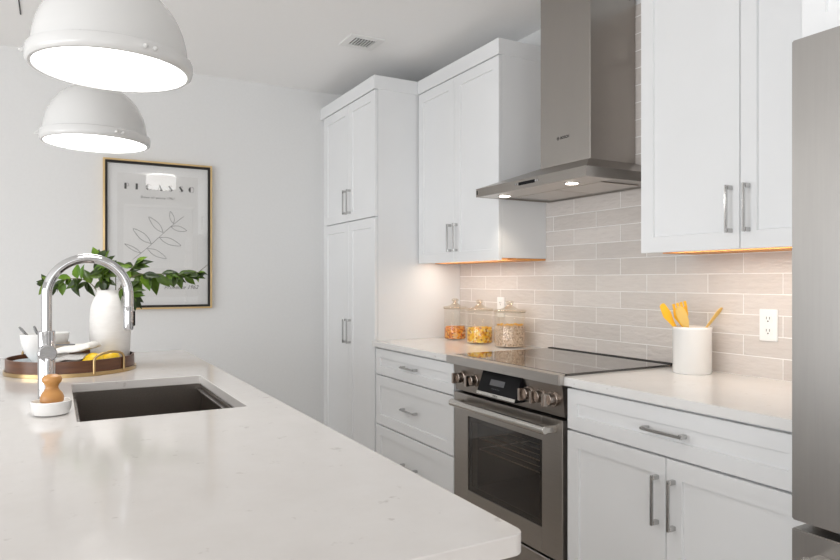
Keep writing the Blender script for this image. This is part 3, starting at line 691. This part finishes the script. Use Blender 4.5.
# folded napkin
nx, ny = .060, 2.835
np_ = thing('napkin', (nx, ny, FLZ), 'folded white linen napkin on the tray beside the faucet', 'napkin')
def cloth(z0, th, hw, hd_, tiltz, shift, seedv):
    rnd = random.Random(seedv); bm = bmesh.new(); n, k = 18, 8; G = []
    for lay in (0, 1):
        row = []
        for i in range(n + 1):
            r_ = []
            for j in range(k + 1):
                a = i / n - .5; c = j / k - .5
                z = z0 + tiltz * (a + .5) + .003 * math.sin(a * 9 + seedv) + .002 * math.sin(c * 8 + seedv * 2) + lay * th * (1 - .75 * abs(2 * c) ** 6) * (1 - .6 * abs(2 * a) ** 8)
                p = Vector((nx, ny, FLZ)) + RV * (shift + a * hw * 2) + FV * (c * hd_ * 2); p.z = max(FLZ + .0006 * (1 + lay), FLZ + z); r_.append(bm.verts.new(p))
            row.append(r_)
        G.append(row)
    for lay in (0, 1):
        for i in range(n):
            for j in range(k): bm.faces.new((G[lay][i][j], G[lay][i + 1][j], G[lay][i + 1][j + 1], G[lay][i][j + 1]))
    for i in range(n):
        for j in (0, k): bm.faces.new((G[0][i][j], G[0][i + 1][j], G[1][i + 1][j], G[1][i][j]))
    for j in range(k):
        for i in (0, n): bm.faces.new((G[0][i][j], G[0][i][j + 1], G[1][i][j + 1], G[1][i][j]))
    return bm
link_mesh('lower_fold', cloth(.002, .034, .047, .050, .008, -.006, 1), M['linen'], np_, 60)
link_mesh('middle_fold', cloth(.037, .018, .060, .052, .014, .006, 2), M['linen_grey'], np_, 60)
link_mesh('upper_fold', cloth(.057, .026, .082, .050, .030, .004, 3), M['linen'], np_, 60)
o = MB().tube([Vector((nx, ny, FLZ + .0990)) + RV * t + FV * -.004 for t in (-.088, -.05, -.006, .010)], [.0036, .0034, .0038, .0030], 10).build('butter_knife', M['cutlery'])
tag(o, 'dark metal knife handle lying across the folded napkin', 'knife')

# ---------------------------------------------------------------- pendant lamps
def pendant(loc, label):
    x, y, z = loc; pr_ = thing('pendant_lamp', loc, label, 'lamp', 'dome pendants over the island')
    prof_o = [(.183, .030)] + [(.1805 * math.cos(R(a)) ** .9, .034 + .188 * math.sin(R(a))) for a in range(4, 80, 4)] + [(.040, .221)]
    prof_i = [(r_ - .004 if r_ > .05 else r_ - .01, h_ - .003) for r_, h_ in prof_o][::-1]
    MB().lathe(prof_o + prof_i, loc, 64, closed=True).build('shade', M['shade_white'], pr_)
    MB().lathe([(.1785, -.003), (.186, -.003), (.1915, .002), (.193, .009), (.193, .026), (.191, .031), (.186, .033), (.180, .030), (.1785, .008)], loc, 72, closed=True).build('rim', M['shade_white'], pr_)
    MB().lathe([(0, .000), (.1783, .000), (.1783, .004), (0, .004)], loc, 64).build('diffuser', M['diffuser'], pr_)
    MB().lathe([(0, .217), (.050, .217), (.050, .223), (.038, .229), (.034, .252), (.014, .264), (0, .264)], loc, 40).build('cap', M['shade_white'], pr_)
    for a in (20, 95, 140, 185, 287, 294):
        k = R(a); p = Vector((x + .193 * math.cos(k), y + .193 * math.sin(k), z + .015)); o_ = Vector((math.cos(k), math.sin(k), 0))
        MB().cyl(p - o_ * .002, p + o_ * .005, .006, seg=14, bev=.001).sphere(p + o_ * .006, .0048, seg=12, rings=8).build('thumb_screw', M['shade_white'], pr_)
    MB().cyl((x, y, z + .26), (x, y, ZC - .02), .006).build('rod', M['shade_white'], pr_)
    MB().lathe([(0, -.024), (.03, -.024), (.06, -.012), (.062, -.0005), (0, -.0005)], (x, y, ZC), 40).build('ceiling_canopy', M['shade_white'], pr_)
    d_ = bpy.data.lights.new('pendant_bulb', 'AREA'); d_.shape = 'DISK'; d_.size = .34; d_.energy = PEND; d_.color = (1, .97, .93)
    l_ = bpy.data.objects.new('pendant_bulb', d_); COL.objects.link(l_); l_.location = (x, y, z - .006)
    return pr_
PEND = 2.0
pendant((.127, 1.825, 1.800), 'white dome pendant lamp nearer the camera, the larger in view')
pendant((.139, 2.800, 1.796), 'white dome pendant lamp farther along the island, above the framed poster')

# drum lamp on the ceiling near the fridge (seen mirrored in the poster glass)
dl = thing('ceiling_lamp', (1.18, -.10, 2.44), 'white drum ceiling lamp reflected in the glass of the poster', 'lamp')
MB().lathe([(.172, 0), (.177, 0), (.177, .150), (.172, .150)], (1.18, -.10, 2.445), 48, closed=True).build('drum_shade', M['drum'], dl)
MB().lathe([(0, .004), (.1715, .004), (.1715, .008), (0, .008)], (1.18, -.10, 2.445), 48).build('diffuser', M['diffuser'], dl)
MB().lathe([(0, .148), (.08, .148), (.08, .1545), (0, .1545)], (1.18, -.10, 2.445), 32).build('base', M['shade_white'], dl)

# ---------------------------------------------------------------- framed poster on the far wall
pf = thing('framed_poster', (.568, YF, 1.09), 'gold-framed line-drawing poster on the far wall', 'picture')
ax0, ax1, az0, az1 = .2535, .8935, 1.091, 2.014
def frame_bars(b, x0, x1, z0, z1, t, ya, yb, bev=.001):
    b.box(x0, x0 + t, ya, yb, z0, z1, bev).box(x1 - t, x1, ya, yb, z0, z1, bev).box(x0 + t, x1 - t, ya, yb, z0, z0 + t, bev).box(x0 + t, x1 - t, ya, yb, z1 - t, z1, bev); return b
frame_bars(MB(), ax0, ax1, az0, az1, .011, YF - .034, YF - .0005).build('frame', M['gold'], pf)
fi = frame_bars(MB(), ax0 + .011, ax1 - .011, az0 + .011, az1 - .011, .014, YF - .026, YF - .004).build('inner_frame', M['frame_black'], pf); fi['label'] = 'black inner edge of the frame'
x0, x1, z0, z1 = ax0 + .025, ax1 - .025, az0 + .025, az1 - .025
YM = YF - .012
MB().box(x0, x1, YM, YM + .003, z0, z1, 0).build('mat', M['mat_board'], pf)
px0, px1, pz0, pz1 = .333, .808, 1.166, 1.932
po = MB().box(px0, px1, YM - .0012, YM - .0001, pz0, pz1, 0).build('poster', M['paper'], pf)
MB().box(px0 + .035, px1 - .035, YM - .0018, YM - .0013, 1.348, 1.743, 0).build('art_panel', M['paper_light'], po)
YP = YM - .0022
# deco lettering: heavy left strokes, thin counters
dl_ = None
def stroke(pts, w):
    dl_.prism([(z, x) for (x, z) in pts], 1, YP - .0003, YP, 0)
def deco(ch_, cx, z, h):
    W = h * .72; xl = cx - W / 2
    if ch_ in 'PI':
        dl_.box(xl, xl + h * .34, YP - .0003, YP, z, z + h, 0)
        if ch_ == 'P':
            for a in range(-90, 90, 15):
                p = [(xl + h * .42 + r_ * math.cos(R(q)), z + h * .72 + r_ * math.sin(R(q))) for r_, q in ((h * .28, a), (h * .28, a + 15), (h * .23, a + 15), (h * .23, a))]; stroke(p, 0)
    elif ch_ in 'CO':
        pts = [(cx - h * .05 + h * .5 * math.cos(R(a)) * .9, z + h / 2 + h * .5 * math.sin(R(a))) for a in range(100, 261, 20)]; stroke(pts, 0)
        for a in (range(-90, 90, 15) if ch_ == 'O' else list(range(40, 90, 15)) + list(range(-90, -40, 15))):
            p = [(cx + r_ * math.cos(R(q)) * .85, z + h / 2 + r_ * math.sin(R(q))) for r_, q in ((h * .5, a), (h * .5, a + 15), (h * .45, a + 15), (h * .45, a))]; stroke(p, 0)
    elif ch_ == 'A':
        stroke([(cx - h * .1, z + h), (cx + h * .02, z + h), (cx + h * .46, z), (cx + h * .08, z)], 0)
        stroke([(cx - h * .06, z + h * .9), (cx - h * .02, z + h * .9), (cx - h * .34, z), (cx - h * .39, z)], 0)
        dl_.box(cx - h * .28, cx + h * .15, YP - .0003, YP, z + h * .28, z + h * .33, 0)
    elif ch_ == 'S':
        stroke([(cx - h * .38, z + h * .82), (cx - h * .14, z + h * .98), (cx + h * .40, z + h * .22), (cx + h * .12, z + h * .02)], 0)
        for (ox, oz, r0) in ((cx, z + h * .75, (20, 150)), (cx, z + h * .25, (200, 330))):
            for a in range(r0[0], r0[1], 13):
                p = [(ox + r_ * math.cos(R(q)) * 1.1, oz + r_ * math.sin(R(q))) for r_, q in ((h * .25, a), (h * .25, a + 13), (h * .20, a + 13), (h * .20, a))]; stroke(p, 0)
for i, c_ in enumerate('PICASSO'):
    dl_ = MB(); deco(c_, .386 + i * .0636, 1.834, .037); dl_.build('letter', M['ink'], po)
TXM = lambda x, z: basis((x, YP, z), (1, 0, 0), (0, 0, 1))
lettering('Dove of peace 1961', .020, M['ink_soft'], po, TXM(.566, 1.783), 1.22)
lettering('Provence 1962', .034, M['ink_soft'], po, TXM(.705, 1.216), 1.0, .35)
# plain generic line drawing: a loose sprig of open leaf loops
ln_ = MB()
def arc(pts, r_=.0011, n=14):
    P = [Vector((x, YP - .0004, z)) for x, z in pts]; out = []
    for i in range(len(P) - 1):
        a = P[max(i - 1, 0)]; b_ = P[i]; c_ = P[i + 1]; d_ = P[min(i + 2, len(P) - 1)]
        for k in range(n):
            t = k / n; out.append(.5 * ((2 * b_) + (c_ - a) * t + (2 * a - 5 * b_ + 4 * c_ - d_) * t * t + (3 * b_ - a - 3 * c_ + d_) * t ** 3))
    ln_.tube(out + [P[-1]], r_, 6)
arc([(.42, 1.40), (.50, 1.47), (.57, 1.54), (.64, 1.61), (.72, 1.68)])
for (bx_, bz_, ang, ln2, wd2) in ((.47, 1.44, 150, .11, .02), (.53, 1.50, 140, .14, .042), (.60, 1.57, 132, .13, .038), (.50, 1.47, -28, .13, .038), (.57, 1.54, -20, .14, .042), (.64, 1.61, -12, .10, .034), (.66, 1.63, 105, .08, .028)):
    ca, sa = math.cos(R(ang)), math.sin(R(ang))
    q = lambda t, w_: (bx_ + ca * ln2 * t - sa * w_, bz_ + sa * ln2 * t + ca * w_)
    arc([q(0, 0), q(.3, wd2 * .42), q(.6, wd2 * .45), q(1, 0), q(.6, -wd2 * .42), q(.3, -wd2 * .36), q(.05, 0)])
ln_.build('line_drawing', M['ink_soft'], po)
MB().box(ax0 + .012, ax1 - .012, YF - .0205, YF - .0190, az0 + .012, az1 - .012, 0).build('glass', M['picture_glass'], pf)

# ---------------------------------------------------------------- ceiling vent and slot
cv = thing('ceiling_vent', (1.50, 3.35, ZC), 'small white square air vent on the ceiling', 'vent')
vx0, vx1, vy0, vy1 = 1.40, 1.605, 3.257, 3.447
b = MB(); t = .042
for (a_, b_, c_, d_) in ((vx0, vx0 + t, vy0, vy1), (vx1 - t, vx1, vy0, vy1), (vx0 + t, vx1 - t, vy0, vy0 + t), (vx0 + t, vx1 - t, vy1 - t, vy1)): b.box(a_, b_, c_, d_, ZC - .008, ZC - .0005, .002)
b.build('vent_frame', M['trim'], cv)
MB().box(vx0 + t, vx1 - t, vy0 + t, vy1 - t, ZC - .002, ZC - .0005, 0).build('duct', M['vent_dark'], cv)
for i in range(7):
    x = vx0 + t + .010 + i * .0168
    MB().box(-.001, .001, vy0 + t, vy1 - t, -.006, .006, 0, mtx=Matrix.Translation((x, 0, ZC - .0078)) @ Matrix.Rotation(R(12), 4, 'Y')).build('slat', M['trim'], cv)
o = MB().box(-.153, -.147, 3.40, 3.845, ZC - .003, ZC - .0004, .0005).build('slot_strip', M['slot'])
tag(o, 'thin dark strip on the ceiling behind the nearer pendant lamp', 'strip')

# ---------------------------------------------------------------- outlets
def outlet(y, z, label, sockets=True):
    t = thing('wall_outlet', (2.251, y, z), label, 'outlet')
    MB().box(2.2455, 2.2508, y - .035, y + .035, z - .0575, z + .0575, .002, 2).build('cover_plate', M['plastic_white'], t)
    for dz in (-.022, .022):
        s = MB().prism([(y - .014, z + dz - .014), (y + .014, z + dz - .014), (y + .017, z + dz), (y + .014, z + dz + .014), (y - .014, z + dz + .014), (y - .017, z + dz)], 0, 2.2435, 2.2456, 0).build('socket', M['plastic_white'], t)
        k = MB()
        for dy in (-.006, .006): k.box(2.2432, 2.2437, y + dy - .0012, y + dy + .0012, z + dz - .001, z + dz + .008, 0)
        k.cyl((2.2432, y, z + dz - .008), (2.2437, y, z + dz - .008), .0028, seg=10)
        k.build('slots', M['slot'], s)
outlet(1.4435, 1.108, 'white double outlet on the tile right of the utensil crock')
outlet(3.064, 1.117, 'white outlet on the tile behind the food jars')

# ---------------------------------------------------------------- crock and utensils
cx_, cy_ = 2.144, 1.686
o = MB().lathe([(0, .0003), (.068, .0003), (.071, .004), (.071, .163), (.0725, .167), (.0725, .176), (.071, .178), (.065, .178), (.064, .174), (.064, .010), (0, .010)], (cx_, cy_, .914), 56).build('utensil_crock', M['ceramic'])
tag(o, 'white cylindrical ceramic crock holding wooden utensils', 'crock')
CT = .914 + .184
def utensil(kind, label, foot, tip, width, roll, m):
    """foot inside the crock, tip above it: offsets (right, far, z over the crock base)"""
    C0 = Vector((cx_, cy_, .914)); f = C0 + RV * foot[0] + FV * foot[1] + Vector((0, 0, foot[2])); t = C0 + RV * tip[0] + FV * tip[1] + Vector((0, 0, tip[2]))
    d_ = (t - f); L_ = d_.length; d_.normalize(); sx = (RV - d_ * RV.dot(d_)).normalized(); nz = sx.cross(d_)
    sx = (Matrix.Rotation(R(roll), 3, d_) @ sx); nz = sx.cross(d_)
    bm = bmesh.new(); hl = .085
    if kind == 'spatula': prof = [(0, .012), (L_ - hl - .02, .013), (L_ - hl, .020), (L_ - hl * .55, width), (L_ - .004, width * .62), (L_, width * .2)]
    elif kind == 'spoon': prof = [(0, .012), (L_ - hl - .01, .012), (L_ - hl, .018), (L_ - hl * .75, width * .85), (L_ - hl * .45, width), (L_ - hl * .2, width * .9), (L_ - hl * .06, width * .55), (L_, width * .15)]
    elif kind == 'blade': prof = [(0, .012), (L_ - hl - .03, .014), (L_ - hl, .02), (L_ - .02, width), (L_ - .004, width * .8), (L_, width * .5)]
    else: prof = [(0, .012), (L_ - hl - .01, .012), (L_ - hl, .02), (L_ - hl * .6, width), (L_ - .018, width)]
    rows = []
    for (q, w_) in prof:
        cv_ = .010 * max(0, (q - (L_ - hl)) / hl) ** 2 if q > L_ - hl else 0
        c = f + d_ * q + nz * cv_; th = .0035 if q < L_ - hl else .0024
        rows.append([bm.verts.new(c + sx * w_ / 2 * a + nz * b_ * th) for a, b_ in ((-1, -.4), (-.6, -1), (.6, -1), (1, -.4), (1, .4), (.6, 1), (-.6, 1), (-1, .4))])
    for A, B in zip(rows[:-1], rows[1:]):
        for i in range(8): bm.faces.new((A[i], A[(i + 1) % 8], B[(i + 1) % 8], B[i]))
    bm.faces.new(rows[0]); bm.faces.new(rows[-1])
    mb = MB(); mb._merge(bm)
    if kind == 'fork':
        for a in (-.40, -.13, .13, .40):
            p = f + d_ * (L_ - .020) + nz * .0085 + sx * width * a
            mb.box(-width * .09, width * .09, -.003, .024, -.0022, .0022, .001, mtx=basis(p, sx, d_))
    o = mb.build({'fork': 'wooden_fork', 'spoon': 'wooden_spoon', 'spatula': 'wooden_spatula', 'blade': 'wooden_turner'}[kind], m); tag(o, label, 'utensil', 'wooden utensils in the crock')
utensil('spatula', 'pointed yellow wooden spatula leaning left in the crock', (.040, -.010, .014), (-.120, .01, .262), .040, 15, M['utensil'])
utensil('fork', 'pronged yellow wooden fork standing in the crock', (.016, .030, .014), (-.046, .020, .266), .058, 5, M['utensil'])
utensil('spoon', 'yellow wooden spoon in front of the fork in the crock', (.034, -.034, .014), (-.064, -.026, .258), .038, -25, M['utensil_pale'])
utensil('blade', 'narrow pale wooden turner leaning right in the crock', (-.044, .004, .014), (.112, .012, .252), .030, 45, M['utensil_pale'])

# ---------------------------------------------------------------- food jars
def pasta_mat(name, stops, scale):
    m = mat(name, stops[0][1], .55); N, L_, p = nodes(m)
    v = N.new('ShaderNodeTexVoronoi'); v.inputs['Scale'].default_value = scale; L_.new(coords(N, L_), v.inputs['Vector'])
    sp = N.new('ShaderNodeSeparateColor'); L_.new(v.outputs['Color'], sp.inputs[0])
    L_.new(ramp(N, L_, sp.outputs[0], stops), p.inputs['Base Color']); bump(N, L_, p, v.outputs['Distance'], -.6, .006)
    return m
P1 = pasta_mat('orange_pasta', [(0, (.14, .04, .02)), (.22, (.62, .12, .015)), (.5, (.84, .30, .02)), (.8, (.90, .46, .06)), (1, (.75, .50, .30))], 105)
P2 = pasta_mat('yellow_pasta', [(0, (.30, .08, .02)), (.22, (.85, .34, .02)), (.5, (.95, .55, .02)), (.8, (.95, .66, .06)), (1, (.85, .70, .48))], 105)
P3 = pasta_mat('speckled_grain', [(0, (.26, .17, .12)), (.25, (.58, .40, .28)), (.6, (.70, .53, .40)), (1, (.80, .65, .50))], 165)
P3t = pasta_mat('yellow_topping', [(0, (.85, .48, .06)), (1, (.92, .58, .12))], 90)
def jar(x, y, r, label):
    j = thing('glass_jar', (x, y, .914), label, 'jar', 'glass food jars by the range')
    MB().lathe([(0, .0004), (r - .006, .0004), (r, .006), (r, .176), (r - .003, .184), (r - .007, .184), (r - .003, .174), (r - .003, .010), (r - .010, .006), (0, .006)], (x, y, .914), 48).build('jar_body', M['jar_glass'], j)
    MB().lathe([(r - .008, .1845), (r + .001, .1845), (r + .001, .1885), (r - .008, .1885)], (x, y, .914), 48, closed=True).build('seal', M['seal'], j)
    MB().lathe([(0, .189), (r + .003, .189), (r + .0045, .191), (r + .0045, .196), (r + .001, .199), (r * .70, .201), (r * .45, .207), (r * .30, .215), (.016, .220), (.013, .226), (.018, .232), (.0215, .238), (.021, .243), (.012, .247), (0, .248)], (x, y, .914), 48).build('lid', M['lid_glass'], j)
def fill(x, y, r, h, m, name, label, size, seed, topm=None):
    rnd = random.Random(seed); b = MB()
    b.lathe([(0, .0068), (r - .006, .0068), (r - .0045, .012), (r - .0045, h - .006), (r - .009, h), (r * .5, h + .004), (0, h + .005)], (x, y, .914), 40)
    for i in range(170):
        if i < 110: rr = (r - .012) * math.sqrt(rnd.random()); z = h + .003 + rnd.uniform(-.003, .005)
        else: rr = r - .0095; z = rnd.uniform(.018, h - .004)
        a = rnd.uniform(0, 6.283)
        m_ = Matrix.Translation((x + rr * math.cos(a), y + rr * math.sin(a), .914 + z)) @ Matrix.Rotation(rnd.uniform(0, 6.3), 4, 'Z') @ Matrix.Rotation(rnd.uniform(-.8, .8), 4, 'X')
        s_ = size * rnd.uniform(.8, 1.2) * (1 if i < 110 else .55)
        b.box(-s_ / 2, s_ / 2, -s_ * .2, s_ * .2, -s_ * .18, s_ * .18, s_ * .12, mtx=m_, mi=1 if (topm and i < 110) else 0)
    o = b.build(name, [m, topm] if topm else m); tag(o, label, 'food', None, 'stuff')
JR = [(2.118, 3.352, .068), (2.108, 3.075, .075), (2.133, 2.826, .083)]
jar(*JR[0], 'lidded glass jar of dark orange pasta nearest the pantry')
fill(*JR[0], .070, P1, 'dried_pasta', 'dark orange dried pasta in the jar nearest the pantry', .018, 1)
jar(*JR[1], 'lidded glass jar of yellow pasta, middle of the three jars')
fill(*JR[1], .082, P2, 'dried_pasta', 'yellow and orange dried pasta in the middle jar', .018, 2)
jar(*JR[2], 'lidded glass jar of speckled grain nearest the cooktop')
fill(*JR[2], .114, P3, 'dried_grain', 'beige speckled grain with orange top in the jar nearest the cooktop', .011, 3, P3t)
